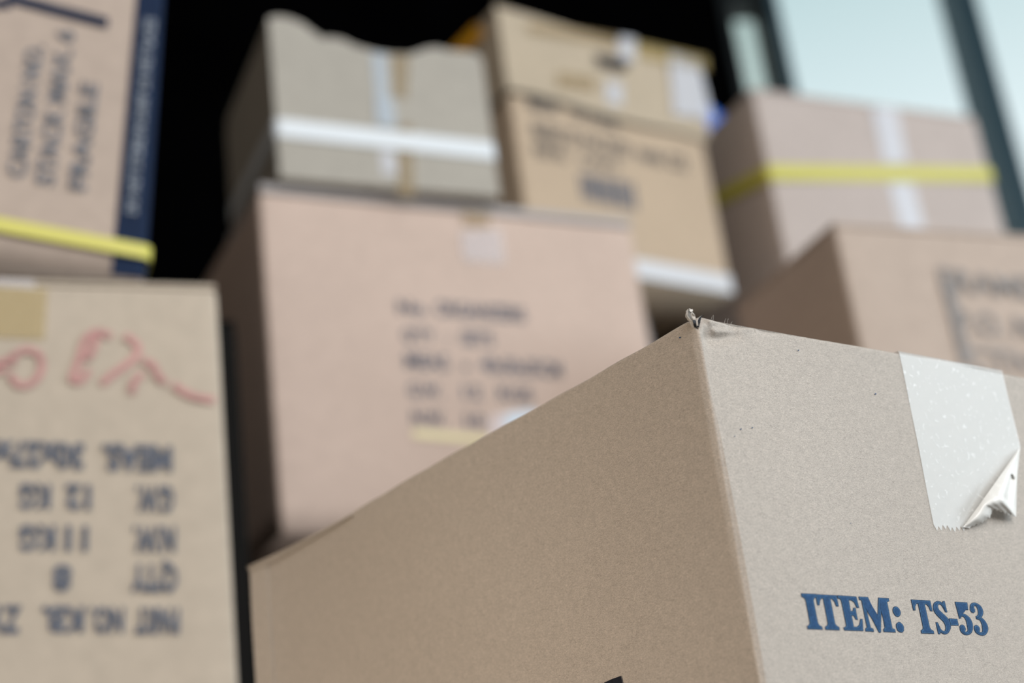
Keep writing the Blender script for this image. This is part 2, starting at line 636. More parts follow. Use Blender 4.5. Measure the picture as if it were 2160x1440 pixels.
def fg_rim(x, y, z, fc):
    """crushed top rim round the near corner"""
    k = max(0.0, min(1.0, (z - (FGH - 0.014)) / 0.014))
    if k <= 0: return 0.0
    dz = 0.0
    d = math.hypot(x, y)
    dz -= 0.0042 * math.exp(-(d / 0.0022) ** 2)                    # notch where the paper tore
    if y < 0.003 and x > 0.002:
        dz += 0.0016 * math.exp(-((x - 0.0055) / 0.0038) ** 2)     # lip that stands up
        dz += 0.0002 * math.sin(x * 520) * math.exp(-x / 0.03)
    if x < 0.003:
        dz += 0.0009 * math.sin(min(1, y / 0.31) * math.pi)        # long edge bows upward
        dz += 0.00015 * math.sin(y * 190)
    if y < 0.003:
        dz += 0.0010 * math.sin(min(1, x / 0.36) * math.pi)
    return dz * k


fg.body(M['kraft'], r=0.0011, bulge=0.0012, n=(250, 130, 190), disp=fg_disp, rim=fg_rim)
# top flaps lie under the rim
for k in (0, 1):
    y0, y1 = ((0.004, fg.D / 2 - 0.001), (fg.D / 2 + 0.001, fg.D - 0.004))[k]
    v, f = box_verts(0.004, fg.W - 0.004, y0, y1, FGH - 0.0010, FGH + 0.0008)
    fg.part('top_flap', v, f, M['kraft'])


# glued joint along the far upright edge, its tip standing proud of the rim
Dq = fg.D
v = []
for zz in [FGH - 0.0030 - (FGH - 0.004) * (k / 20) for k in range(21)]:
    b = fg_disp(0, Dq - 0.006, min(zz, FGH - 0.003), 'left') + 0.0004
    b2 = fg_disp(0, Dq - 0.013, min(zz, FGH - 0.003), 'left') + 0.0004
    v += [(-b2 - 0.0004, Dq - 0.013, zz), (-b - 0.0016, Dq + 0.0008, zz), (-b - 0.0008, Dq + 0.0014, zz), (-b2 + 0.0002, Dq - 0.013, zz)]
f = [tuple(range(4)), tuple(range(80, 84))]
for k in range(20):
    for q in range(4): f.append((4 * k + q, 4 * k + (q + 1) % 4, 4 * k + 4 + (q + 1) % 4, 4 * k + 4 + q))
fg.part('joint_flap', v, f, M['kraft'])
# lip of the top flap showing along the far end of the shaded side
v, f = [], []
for k in range(13):
    yy = Dq + 0.0022 - 0.090 * k / 12
    hh = 0.0030 * (1 - k / 12) + 0.0004
    bx = fg_disp(0, min(yy, Dq - 0.003), FGH - 0.002, 'left') + 0.0004
    zt2 = FGH + 0.0004 - 0.0022 * k / 12 + 0.0009 * math.sin(min(1, max(0, yy) / 0.31) * math.pi)
    v += [(-bx - 0.0006 - 0.0012 * (1 - k / 12), yy, zt2), (-bx - 0.0004, yy, zt2 - hh), (0.002, yy, zt2 - hh), (0.002, yy, zt2)]
f = [(0, 1, 2, 3), (48, 49, 50, 51)]
for k in range(12):
    for q in range(4): f.append((4 * k + q, 4 * k + (q + 1) % 4, 4 * k + 4 + (q + 1) % 4, 4 * k + 4 + q))
fg.part('flap_lip', v, f, M['kraft'])


# torn corner: curled plies of paper
def curl(vs, fs, pts, wd, th=0.0004):
    path = smooth_path(pts, 5)
    n0 = len(vs)
    rnd = random.Random(len(vs) + 3)
    for i, p in enumerate(path):
        t = i / (len(path) - 1)
        ww = wd * (1 - 0.55 * t) * (0.85 + 0.3 * rnd.random())
        a = Vector(p)
        side = (Vector((0.62, -0.78, 0)) * (1 - t) + Vector((0.9, -0.2, 0.35)) * t).normalized()
        nrm = Vector((0.55, 0.75, 0.3)).normalized()
        for s_, o_ in ((-1, -1), (1, -1), (1, 1), (-1, 1)):
            vs.append(a + side * ww * s_ * 0.5 + nrm * th * o_)
    for i in range(len(path) - 1):
        for q in range(4):
            k, l = n0 + i * 4, n0 + (i + 1) * 4
            fs.append((k + q, k + (q + 1) % 4, l + (q + 1) % 4, l + q))
    fs.append(tuple(n0 + i for i in range(4)))
    fs.append(tuple(len(vs) - 4 + i for i in range(4)))


def loc(px, py, dd=0.0):
    """spot at the near corner of the front carton, in its own frame"""
    return tuple(fg.inv @ at(px, py, FG_D + dd))


vs, fs = [], []
curl(vs, fs, [loc(1468, 690), loc(1461, 678, .0005), loc(1452, 667, .001), loc(1451, 659, .001), loc(1456, 653, .0), loc(1459, 657, -.001)], 0.0022)
curl(vs, fs, [loc(1471, 686), loc(1465, 674, -.0005), loc(1460, 664, -.0005), loc(1459, 658, -.0005)], 0.0012)
curl(vs, fs, [loc(1450, 663), loc(1449, 656), loc(1453, 651), loc(1457, 654)], 0.0007)
curl(vs, fs, [loc(1466, 672), loc(1464, 664, -.0008), loc(1461, 660, -.0008)], 0.0006)
curl(vs, fs, [loc(1467, 683), loc(1458, 672, .0008), loc(1454, 661, .0012), loc(1458, 655, .0012)], 0.0006)
curl(vs, fs, [loc(1462, 680), loc(1453, 671, .0), loc(1448, 661, .0), loc(1451, 654, .0)], 0.0005)
curl(vs, fs, [loc(1471, 687, -.001), loc(1470, 676, -.001), loc(1476, 668, -.001), loc(1484, 663, -.0008)], 0.0006)
fg.part('torn_paper', vs, fs, M['torn'], label='pale curled ply standing up from the torn corner')
vs, fs = [], []
curl(vs, fs, [loc(1470, 690), loc(1466, 681, -.001), loc(1463, 675, -.001)], 0.0016)
curl(vs, fs, [loc(1471, 684, -.0008), loc(1477, 670, -.0005), loc(1485, 664, -.0003)], 0.0013)
curl(vs, fs, [loc(1471, 689, -.0009), loc(1474, 680, -.0009), loc(1478, 668, -.0006)], 0.0012)
fg.part('torn_ply', vs, fs, M['torn_dark'], label='dark broken edge inside the torn corner')
vs, fs = [], []
rnd = random.Random(5)
for px, py in ((1504, 662), (1528, 669), (1534, 669), (1594, 688), (1500, 661), (1541, 672), (1449, 659), (1460, 652)):
    a, b = rnd.uniform(-5, 5), rnd.uniform(5, 9)
    py += 11
    pts = [loc(px, py + 2), loc(px + a * .4, py - b * .5), loc(px + a, py - b)]
    n0 = len(vs)
    for p in pts:
        p = Vector(p)
        for k in range(3):
            an = k * 2.1
            vs.append(p + Vector((math.cos(an), math.sin(an), 0)) * 0.00006)
    for i in range(2):
        for q in range(3):
            fs.append((n0 + i * 3 + q, n0 + i * 3 + (q + 1) % 3, n0 + i * 3 + 3 + (q + 1) % 3, n0 + i * 3 + 3 + q))
fr = fg.part('paper_fibres', vs, fs, M['torn'])

# --- lettering ITEM: TS-53 : condensed bold slab-serif glyphs, height 1
def arc_stroke(pts, widths, n=8):
    p = smooth_path([(x, y, w_) for (x, y), w_ in zip(pts, widths)], n)
    l, r_ = [], []
    for i, (x, y, w_) in enumerate(p):
        a, b = p[max(i - 1, 0)], p[min(i + 1, len(p) - 1)]
        tx, ty = b[0] - a[0], b[1] - a[1]
        g = math.hypot(tx, ty) or 1
        nx, ny = -ty / g, tx / g
        l.append((x + nx * w_ / 2, y + ny * w_ / 2))
        r_.append((x - nx * w_ / 2, y - ny * w_ / 2))
    return ('strip', l, r_)


def disc(cx_, cy_, rx, ry, n=20):
    return [(cx_ + rx * math.cos(2 * math.pi * i / n), cy_ + ry * math.sin(2 * math.pi * i / n)) for i in range(n)]


def serif_stem(x, w_, y0=0.0, y1=1.0, s0=0.09, s1=0.09):
    """upright with bracketed serifs at both ends"""
    p = []
    if s0: p += [(x - s0, y0), (x + w_ + s0, y0), (x + w_ + s0, y0 + .07), (x + w_ + .03, y0 + .11), (x + w_, y0 + .18)]
    else: p += [(x, y0), (x + w_, y0)]
    if s1: p += [(x + w_, y1 - .18), (x + w_ + .03, y1 - .11), (x + w_ + s1, y1 - .07), (x + w_ + s1, y1), (x - s1, y1), (x - s1, y1 - .07), (x - .03, y1 - .11), (x, y1 - .18)]
    else: p += [(x + w_, y1), (x, y1)]
    if s0: p += [(x, y0 + .18), (x - .03, y0 + .11), (x - s0, y0 + .07)]
    return p


def G_I(): return [serif_stem(.09, .20)], .38
def G_T():
    top = [(.0, 1.0), (.0, .70), (.05, .70), (.075, .82), (.13, .90), (.44, .90), (.495, .82), (.52, .70), (.57, .70), (.57, 1.0)]
    return [serif_stem(.19, .19, s1=0), top], .58
def G_E():
    a = [(.0, 1.0), (.0, .93), (.06, .91), (.08, .86), (.08, .14), (.06, .09), (.0, .07), (.0, 0), (.53, 0), (.57, .34), (.52, .34), (.46, .17), (.38, .10), (.28, .10),
         (.28, .45), (.35, .44), (.385, .33), (.43, .33), (.43, .66), (.385, .66), (.35, .56), (.28, .55), (.28, .90), (.36, .90), (.44, .84), (.49, .68), (.54, .68), (.52, 1.0)]
    return [a], .58
def G_M():
    a = [(.0, 1.0), (.0, .93), (.055, .90), (.055, .10), (.0, .07), (.0, 0), (.22, 0), (.22, .07), (.15, .10), (.13, .70), (.37, -.02), (.42, -.02), (.58, .70), (.58, .10),
         (.53, .07), (.53, 0), (.86, 0), (.86, .07), (.79, .10), (.79, .90), (.86, .93), (.86, 1.0), (.57, 1.0), (.43, .42), (.25, 1.0)]
    return [a], .86
def G_colon(): return [disc(.12, .62, .105, .145), disc(.12, .15, .105, .145)], .24
def G_dash(): return [[(.0, .28), (.24, .28), (.24, .47), (.0, .47)]], .24
def G_S():
    st = arc_stroke([(.37, .74), (.32, .91), (.21, .96), (.11, .88), (.10, .72), (.20, .57), (.32, .42), (.35, .24), (.27, .07), (.17, .04), (.08, .11), (.045, .28)],
                    [.03, .07, .08, .12, .16, .18, .18, .15, .09, .075, .06, .03])
    return [st, [(.36, 1.0), (.41, 1.0), (.41, .68), (.37, .68), (.33, .88)], [(.0, .0), (.05, .0), (.10, .12), (.05, .34), (.0, .34)]], .42
def G_5():
    st = arc_stroke([(.07, .55), (.14, .60), (.24, .58), (.32, .46), (.33, .28), (.28, .10), (.16, .03), (.07, .08), (.055, .17)],
                    [.04, .07, .10, .15, .165, .11, .08, .10, .12])
    return [[(.03, 1.0), (.05, .50), (.10, .52), (.10, .78), (.38, .78), (.40, 1.0)], st, disc(.08, .19, .08, .105)], .42
def G_3():
    a = arc_stroke([(.06, .80), (.10, .92), (.20, .965), (.30, .88), (.32, .74), (.26, .60), (.15, .535)], [.10, .10, .08, .13, .15, .11, .07])
    b = arc_stroke([(.14, .535), (.27, .50), (.34, .36), (.34, .20), (.27, .06), (.16, .03), (.07, .09), (.055, .17)], [.06, .10, .15, .165, .11, .08, .10, .12])
    return [a, b, disc(.075, .79, .07, .10), disc(.08, .19, .08, .105)], .42


def grow(poly, d):
    """polygon pushed outward by d (inward when negative)"""
    n = len(poly)
    A = sum(poly[i][0] * poly[(i + 1) % n][1] - poly[(i + 1) % n][0] * poly[i][1] for i in range(n))
    sgn = 1 if A > 0 else -1
    out = []
    for i in range(n):
        p, q, r_ = Vector(poly[i - 1]), Vector(poly[i]), Vector(poly[(i + 1) % n])
        a, b = (q - p), (r_ - q)
        if a.length < 1e-6 or b.length < 1e-6:
            out.append(tuple(q))
            continue
        a.normalize()
        b.normalize()
        na, nb = Vector((a.y, -a.x)) * sgn, Vector((b.y, -b.x)) * sgn
        m = na + nb
        k = m.length_squared
        m = m * (2 / k) if k > 0.5 else na
        if m.length > 2.0: m = m.normalized() * 2.0
        out.append(tuple(q + m * d))
    return out


# seen left/right ends of the two words on baseline and cap line
BASE_A, BASE_B = (1699, 1327.5), (2086, 1339)
CAP_A = (1690.5, 1254.5)
a_ = Vector(fg.hit('front', *BASE_A))
b_ = Vector(fg.hit('front', *BASE_B))
c_ = Vector(fg.hit('front', *CAP_A))
LH = (c_ - a_).length
dirx = (b_ - a_).normalized()
diry = Vector((-dirx.y, dirx.x))
wob = random.Random(11)
seq = [(G_I, 0.0), (G_T, .0), (G_E, .03), (G_M, .03), (G_colon, .05), (None, .40), (G_T, 0), (G_S, .03), (G_dash, .02), (G_5, .03), (G_3, .03)]
polys, x = [], 0.0
for g, gap in seq:
    x += gap
    if g is None: continue
    ps, adv = g()
    for p in ps:
        if p[0] == 'strip': polys.append(('strip', [(q[0] + x, q[1]) for q in p[1]], [(q[0] + x, q[1]) for q in p[2]]))
        else: polys.append([(q[0] + x + wob.uniform(-.004, .004), q[1] + wob.uniform(-.006, .006)) for q in p])
    x += adv
sxl = (b_ - a_).length / (x * LH)
layers = (('printed_text', 'ink_edge', 0.014, 0.00010), ('printed_text', 'ink_rim', -0.006, 0.00016), ('printed_text', 'ink_core', -0.030, 0.00022))
vs, fs, mi = [], [], []
for li, (nm, mk, gr, off) in enumerate(layers):
    for p in polys:
        n0 = len(vs)
        if p[0] == 'strip':
            pts = []
            N_ = len(p[1])
            for k, (a, b) in enumerate(zip(p[1], p[2])):
                a, b = Vector(a), Vector(b)
                d = a - b
                e = d.normalized()
                ww = max(d.length + 2 * gr, 0.012)
                t_ = Vector((e.y, -e.x)) * (gr if k == N_ - 1 else (-gr if k == 0 else 0))
                m = (a + b) / 2 + t_
                pts += [m + e * ww / 2, m - e * ww / 2]
            tris = [(2 * k, 2 * k + 1, 2 * k + 3, 2 * k + 2) for k in range(N_ - 1)]
        else:
            pts = [Vector(q) for q in grow(p, gr)]
            tris = tessellate_polygon([[q.to_3d() for q in pts]])
        for q in pts:
            uv = a_ + dirx * (q.x * sxl * LH) + diry * (q.y * LH)
            vs.append(fg.pt('front', uv.x, uv.y, off + 0.0012 * 16 * (uv.x / fg.W) * (1 - uv.x / fg.W) * (uv.y / FGH) * (1 - uv.y / FGH) + fg_disp(uv.x, 0, uv.y, 'front')))
        for t_ in tris:
            fs.append(tuple(n0 + k for k in t_))
            mi.append(li)
lt = fg.part('printed_text', vs, fs, M['ink_edge'], label='blue serif lettering ITEM: TS-53')
lt.data.materials.append(M['ink_rim'])
lt.data.materials.append(M['ink_core'])
for p, k in zip(lt.data.polygons, mi): p.material_index = k

# dark print that starts at the bottom of the shaded side
fg.patch('printed_mark', 'left', [(1279, 1439.5), (1296, 1431.5), (1314.5, 1425), (1317, 1436), (1332, 1500), (1296, 1514)], M['ink_black'], off=0.0010, th=0.0001,
         label='near-black printed mark low on the shaded side')
for px, py, r_ in ((1683, 739, 1.8), (1843, 832, 2.2), (1560, 906, 2.0), (1547, 921, 1.5), (1584, 903, 1.8), (1436, 712, 2.4), (1790, 1105, 1.2)):
    fc = 'left' if px < 1460 else 'front'
    vs = []
    for i in range(8):
        an = i * math.pi / 4
        u, z = fg.hit(fc, px + r_ * 0.9 * math.cos(an), py + r_ * 0.65 * math.sin(an))
        xx = u if fc == 'front' else -u
        bl = 0.0012 * 16 * (abs(xx) / (fg.W if fc == 'front' else fg.D)) * (1 - abs(xx) / (fg.W if fc == 'front' else fg.D)) * (z / FGH) * (1 - z / FGH)
        bl += fg_disp(xx if fc == 'front' else 0, 0 if fc == 'front' else xx, z, fc)
        vs.append(fg.pt(fc, u, z, 0.0003 + max(bl, 0)))
    fg.part('ink_speck', vs, [tuple(range(8))], M['ink_core'])


# --- tape over the top edge, its lower corner peeled back
def fg_panel(u, z):
    return 0.0012 * 16 * (u / fg.W) * (1 - u / fg.W) * (z / FGH) * (1 - z / FGH) + fg_disp(u, 0, z, 'front')


TL, TR = fg.hit('front', 1893, 745), fg.hit('front', 2113, 787)
BL = fg.hit('front', 1967, 1107)
FOLD_T, FOLD_B = fg.hit('front', 2149, 944), fg.hit('front', 2030, 1112)
vs, fs = [], []
NU, NV = 40, 60
left_edge = lambda t: Vector(TL).lerp(Vector(BL), t)
# right border: straight down to the fold, then along the fold line
mid_v = (FOLD_T[1] - TR[1]) / (BL[1] - TR[1])


def right_edge(t):
    if t < mid_v: return Vector(TR).lerp(Vector(FOLD_T), t / mid_v)
    return Vector(FOLD_T).lerp(Vector(FOLD_B), (t - mid_v) / (1 - mid_v))


for j in range(NV + 1):
    t = j / NV
    for i in range(NU + 1):
        s_ = i / NU
        p = left_edge(t).lerp(right_edge(t), s_)
        if j == NV:
            p.y -= 0.0017 * (1 - abs(i % 6 - 3) / 3) + 0.0004 * math.sin(i * .31)
        lift = 0.00022 + 0.00004 * math.sin(i * .37 + j * .23)
        if t > mid_v and s_ > 0.8:
            lift += 0.0022 * ((s_ - 0.8) / 0.2) ** 2 * min(1, (t - mid_v) / 0.1) * min(1, (1 - t) / 0.12)
        vs.append(fg.pt('front', p.x, p.y, lift + fg_panel(p.x, p.y)))
for j in range(NV):
    for i in range(NU):
        k = j * (NU + 1) + i
        fs.append((k, k + 1, k + NU + 2, k + NU + 1))
n0 = len(vs)
for j in range(8):                                       # over the rim and along the top
    t = j / 7
    for i in range(NU + 1):
        p = Vector(TL).lerp(Vector(TR), i / NU)
        yy = -0.0006 + 0.002 * t if j < 2 else 0.002 + 0.20 * (j - 1) / 6
        zz = FGH + 0.0004 + 0.001 * math.sin(p.x / 0.36 * math.pi) + (0.0003 if j else -0.0004)
        vs.append(Vector((p.x, yy, zz)))
for j in range(7):
    for i in range(NU):
        k = n0 + j * (NU + 1) + i
        fs.append((k, k + 1, k + NU + 2, k + NU + 1))
for i in range(NU): fs.append((i, i + 1, n0 + i + 1, n0 + i))
tape = fg.part('tape', vs, fs, M['tape'], smooth=True, label='milky strip of tape with a jagged cut end')
# the peeled corner
outer = [(2149, 944), (2147, 965), (2144, 990), (2142, 1020), (2141, 1050), (2140, 1092), (2131, 1086), (2122, 1086), (2112, 1080), (2103, 1079), (2094, 1073),
         (2088, 1084), (2086, 1092), (2078, 1096), (2073, 1101), (2067, 1104), (2059, 1106), (2050, 1110), (2041, 1113), (2030, 1112)]
NO = 60
op = []
L_ = [0]
for i in range(1, len(outer)): L_.append(L_[-1] + math.dist(outer[i], outer[i - 1]))
for k in range(NO + 1):
    d = L_[-1] * k / NO
    i = max(j for j in range(len(L_)) if L_[j] <= d + 1e-9)
    i = min(i, len(outer) - 2)
    t = (d - L_[i]) / (L_[i + 1] - L_[i])
    op.append((outer[i][0] + (outer[i + 1][0] - outer[i][0]) * t, outer[i][1] + (outer[i + 1][1] - outer[i][1]) * t))
vs, fs = [], []
NC = 10
rnd = random.Random(8)
for k in range(NO + 1):
    t = k / NO
    # matching point on the fold line
    fx, fy = 2149 + (2030 - 2149) * t, 944 + (1112 - 944) * t
    for c in range(NC + 1):
        s_ = c / NC
        px, py = fx + (op[k][0] - fx) * s_, fy + (op[k][1] - fy) * s_
        if c == NC and 20 < k < 58: py += 1.6 * (1 if k % 2 else -1)
        u, z = fg.hit('front', px, py)
        span = math.sin(math.pi * min(1, max(0, t)))
        lift = 0.0006 + span * (0.0024 + 0.0042 * math.sin(math.pi * min(1, s_ * 0.85 + 0.12)) ** 1.0)
        lift -= 0.0030 * span * math.exp(-((s_ - 0.62) / 0.16) ** 2) * (1 if 0.25 < t < 0.5 else 0.15)
        lift += 0.0009 * span * math.sin(s_ * 5 + t * 13) * s_
        lift = max(lift, 0.0009 + 0.0008 * span)
        # keep it on the line of sight of its outline while it stands off the panel
        q = fg.mw @ fg.pt('front', u, z, fg_panel(u, z))
        dirv = (CAM - q).normalized()
        n_ = fg.mw.to_3x3() @ Vector((0, -1, 0))
        q = q + dirv * (lift / max(0.3, dirv.dot(n_)))
        vs.append(fg.inv @ q)
for k in range(NO):
    for c in range(NC):
        a = k * (NC + 1) + c
        fs.append((a, a + 1, a + NC + 2, a + NC + 1))
fg.part('peeled_corner', vs, fs, M['tape_curl'], smooth=True, label='brighter crumpled tape corner folded back')

# ================================================================== pale pink carton in the middle
P_D = 1.5
pk = Carton('carton', 'wide pale pink carton with five lines of print, under the white-strapped box', 0.411, 0.24, 0.340,
            (-0.2232, 1.3266, 0.7214 + 0.25), 27.09)
pk.body(M['pink'], bulge=0.003)
H = pk.H
v, f = box_verts(0.001, pk.W - 0.001, -0.002, 0.118, H + 0.0004, H + 0.004)
for i, q in enumerate(v):                                  # the near flap stands a little open towards the right
    v[i] = (q[0], q[1], q[2] + (0.0045 if q[2] > H + 0.002 else 0.0))
pk.part('top_flap', v, f, M['grey_edge'], label='greyish flap edge lying along the top')
v, f = box_verts(0.001, pk.W - 0.001, 0.121, 0.239, H + 0.0004, H + 0.004)
pk.part('top_flap', v, f, M['pink'])
B = 0.0032
for s_, a, b, h in (('No.', (838, 663), (902, 667), 28), ('ORGANIZERS', (918, 667), (1107, 681), 30),
                    ("Q'TY", (848, 722), (916, 725), 28), (':', (940, 726), (948, 726), 22), ('SETS', (972, 729), (1040, 733), 30),
                    ('MEAS', (853, 778), (945, 783), 32), ('x', (972, 783), (990, 784), 20), ('40x30x35CM', (1012, 786), (1184, 798), 32),
                    ('G.W.', (860, 838), (930, 842), 30), ('12', (975, 842), (1015, 844), 28), ('KGS', (1050, 846), (1122, 850), 30),
                    ('N.W.', (868, 896), (938, 900), 30), ('10', (980, 902), (1020, 904), 28)):
    pk.text('front', s_, a, b, h, M['ink_blur'], 0.03, off=B)
pk.patch('label_sticker', 'front', [(1032, 880), (1090, 868), (1120, 868), (1118, 925), (1030, 935)], M['paper'], off=B, label='whitish label beside the last printed line')
pk.patch('sticker', 'front', [(1062, 878), (1110, 868), (1130, 868), (1120, 910), (1066, 915)], M['sticker'], off=B + .0006, label='pale blue sticker on the label')
pk.patch('printed_line', 'front', [(868, 908), (1030, 922), (1030, 938), (870, 924)], M['pale_yellow'], off=B, label='pale yellow line under the print')
pk.patch('tape_remnant', 'front', [(972, 447), (1030, 452), (1030, 482), (980, 480)], M['tape_brown'], off=0.0026, label='brown scrap of tape at the top edge')
pk.patch('label_remnant', 'front', [(968, 490), (1055, 486), (1062, 560), (975, 552)], M['tape_faint'], off=B, label='faint whitish label trace')

# the box it stands on, in shadow
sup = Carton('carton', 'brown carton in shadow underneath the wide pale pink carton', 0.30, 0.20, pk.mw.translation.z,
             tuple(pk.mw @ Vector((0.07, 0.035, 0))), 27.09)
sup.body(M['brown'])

# ================================================================== box with the white strap
Wd = 1.52 * 0.7214 / 0.700
wb = Carton('carton', 'grey-beige carton with a white strap and torn open top, on the pink carton', 0.2305, 0.19, 0.1915,
            tuple(Vector((-0.1948, 1.2821, 0.8857)) * (Wd / 1.52) + Vector((0, 0, 0.25))), 25.5)
# seat it on the pink carton's flaps
dz = (pk.mw.translation.z + pk.H + 0.0092) - wb.mw.translation.z
wb.mw.translation.z += dz
wb.inv = wb.mw.inverted()
wb.root.location.z += dz
th = 0.005
torn = [(557, 37), (585, 34), (612, 38), (640, 50), (660, 66), (680, 80), (700, 79), (722, 83), (748, 96), (775, 104), (800, 110), (830, 114), (862, 115), (882, 109),
        (900, 102), (922, 100), (945, 106), (975, 108), (1002, 112), (1020, 122)]
top = [wb.hit('front', *p) for p in torn]
top[0] = (0.0, top[0][1])
top[-1] = (wb.W, top[-1][1])
outl = [(0.0, 0.0), (wb.W, 0.0)] + [(min(max(u, 0), wb.W), z) for u, z in top[::-1]]
n = len(outl)
v = [(u, 0.0, z) for u, z in outl] + [(u, th, z) for u, z in outl]
f = [tuple(range(n)), tuple(range(n, 2 * n))] + [(i, (i + 1) % n, n + (i + 1) % n, n + i) for i in range(n)]
wb.part('front_panel', v, f, M['beige'], label='front panel with ragged torn upper edge')
for x0, x1, zl in ((0, th, top[0][1]), (wb.W - th, wb.W, top[-1][1])):
    v, f = box_verts(x0, x1, th, wb.D - th, 0, 1)
    v = [(q[0], q[1], q[2] * (zl - 0.01 * (q[1] / wb.D))) for q in v]
    wb.part('side_panel', v, f, M['beige'])
v, f = box_verts(0, wb.W, wb.D - th, wb.D, 0, 0.16)
wb.part('back_panel', v, f, M['beige'])
v, f = box_verts(th, wb.W - th, th, wb.D - th, 0.0, th)
wb.part('bottom_panel', v, f, M['beige'])
zL, zR = wb.hit('front', 587, 270)[1], wb.hit('front', 1040, 320)[1]
zB = wb.hit('left', 540, 360)
slope = (zL - zB[1]) / max(0.02, -zB[0] * -1 if zB[0] < 0 else 0.02)
wb.strap((zL, zR, zR, zL), 0.0205, M['white_strap'], label='white plastic packing strap')
wb.patch('tape', 'front', [(783, 112), (812, 114), (822, 268), (798, 266)], M['tape_blue'], label='bluish clear tape down the middle')
wb.patch('tape', 'front', [(790, 205), (828, 208), (836, 268), (794, 266)], M['tape_blue'], off=0.0012, label='doubled end of the bluish tape')
wb.patch('tape', 'front', [(800, 318), (830, 320), (838, 370), (806, 368)], M['tape_white'], label='short whitish tape below the strap')
wb.patch('tape', 'front', [(826, 118), (862, 118), (858, 210), (832, 205)], M['tape_brown'], label='tan tape near the torn edge')
wb.patch('tape', 'front', [(842, 262), (868, 264), (876, 418), (838, 414)], M['tape_brown'], off=0.0004, label='tan tape stain below the strap')

# ================================================================== left: printed carton and the tilted one on it
LB_D, LBW = 1.05, 0.36
tr = at(458, 609, LB_D)
lb = Carton('carton', 'beige carton at left with upside-down print and red handwriting', LBW, 0.14, tr.z,
            tuple(tr - Vector((math.cos(R(21.5)), math.sin(R(21.5)), 0)) * LBW), 21.5)
lb.body(M['sand'], bulge=0.002)
lb.flaps(M['sand'], th=0.0035)
B = 0.0024
for s_, a, b, h in (('MEAS.', (362, 945), (214, 941), 52), ('30x27x40', (178, 940), (-70, 932), 52),
                    ('G.W.', (366, 1030), (286, 1028), 52), ('12', (192, 1027), (138, 1026), 50), ('KG', (108, 1026), (42, 1024), 50),
                    ('N.W.', (370, 1115), (280, 1113), 52), ('11', (186, 1114), (138, 1113), 50), ('KG', (118, 1113), (42, 1112), 50),
                    ("Q'TY", (374, 1196), (276, 1194), 54), ('8', (152, 1196), (112, 1195), 52),
                    ('PART', (378, 1286), (286, 1285), 52), ('NO.', (262, 1285), (190, 1284), 52), ('KB.', (178, 1284), (88, 1282), 52), ('ZY-2', (46, 1282), (-60, 1280), 56)):
    lb.text('front', s_, a, b, h, M['ink_blur'], 0.045, off=B)
red = [smooth_path(q, 4) for q in (
    [(235, 712), (205, 702), (182, 716), (172, 745), (160, 780), (152, 800), (168, 806), (188, 782)],
    [(205, 706), (196, 740), (182, 760)],
    [(214, 812), (240, 790), (275, 765), (292, 742), (282, 722), (262, 710)],
    [(278, 832), (282, 808), (300, 790)],
    [(300, 762), (322, 772), (336, 800), (352, 806)],
    [(366, 812), (380, 824), (410, 838), (452, 846)],
    [(-20, 770), (10, 764), (34, 768)], [(-20, 785), (14, 782)],
    [(20, 760), (52, 740), (84, 752), (86, 786), (64, 812), (36, 812), (22, 790)])]
lb.ribbon('handwriting', 'front', red, 15, M['red'], off=B, label='red marker handwriting')
lb.patch('tape', 'front', [(-30, 604), (100, 612), (94, 718), (-30, 712)], M['tape_yellow'], off=0.0016, label='yellowed patch of tape at the top edge')
lb.patch('tape', 'front', [(-30, 586), (72, 592), (74, 612), (-30, 606)], M['tape_faint'], off=0.0012, label='whitish tape along the top edge')

# tilted carton on top: stands on its right lower edge and on a folded flap out of sight at the left
zt_ = lb.mw.translation.z + lb.H + 0.0038
rb = ray(305, 591)
br = CAM + rb * ((zt_ + 0.0015 - CAM.z) / rb.z)              # its lower right front corner
TW, TD, TH = 0.36, 0.13, 0.31
rot = Matrix.Rotation(R(23), 3, 'Z') @ Matrix.Rotation(R(5.2), 3, 'Y')
tfl = br - rot @ Vector((TW, 0, 0)) + rot @ Vector((0, 0, TH))
tb = Carton('carton', 'tilted pinkish carton at upper left with a navy printed stripe and a yellow strap', TW, TD, TH, tuple(tfl), 23, 5.2)
tb.body(M['rose'], bulge=0.0015)
tb.flaps(M['rose'])
B = 0.0022
st = [(292, -20), (352, -20), (303, 588), (234, 584)]
us = (tb.hit('front', *st[0])[0] + tb.hit('front', *st[3])[0]) / 2
u_top, u_bot = tb.hit('front', *st[0])[0], tb.hit('front', *st[3])[0]
prof = [(t / 6, None) for t in range(7)]
vs, fs = [], []
rr, of = 0.004, 0.0009
for zz in [TH * k / 12 for k in range(13)]:
    zz = min(max(zz, 0.001), TH - 0.005)
    u0 = u_bot + (u_top - u_bot) * zz / TH
    row = []
    for k in range(9):
        x_ = u0 + (TW - rr - u0) * k / 8
        q = x_ / TW
        row.append((x_, -of - 0.0015 * 16 * q * (1 - q) * (zz / TH) * (1 - zz / TH), zz))
    for k in range(1, 6):
        a = -math.pi / 2 + math.pi / 2 * k / 5
        row.append((TW - rr + (rr + of) * math.cos(a), rr + (rr + of) * math.sin(a), zz))
    for k in range(1, 6): row.append((TW + of + 0.0015 * k / 5, rr + 0.035 * k / 5, zz))
    vs += row
nr = len(vs) // 13
for j_ in range(12):
    for k in range(nr - 1):
        a = j_ * nr + k
        fs.append((a, a + 1, a + nr + 1, a + nr))
tb.part('printed_stripe', vs, fs, M['navy'], smooth=True, label='navy printed stripe wrapped round the right edge')
tb.text('front', 'DO NOT STORE IN DAMP OR WET PLACES', (287, 455), (327, 45), 23, M['ink_pale'], 0.03, off=0.0026)
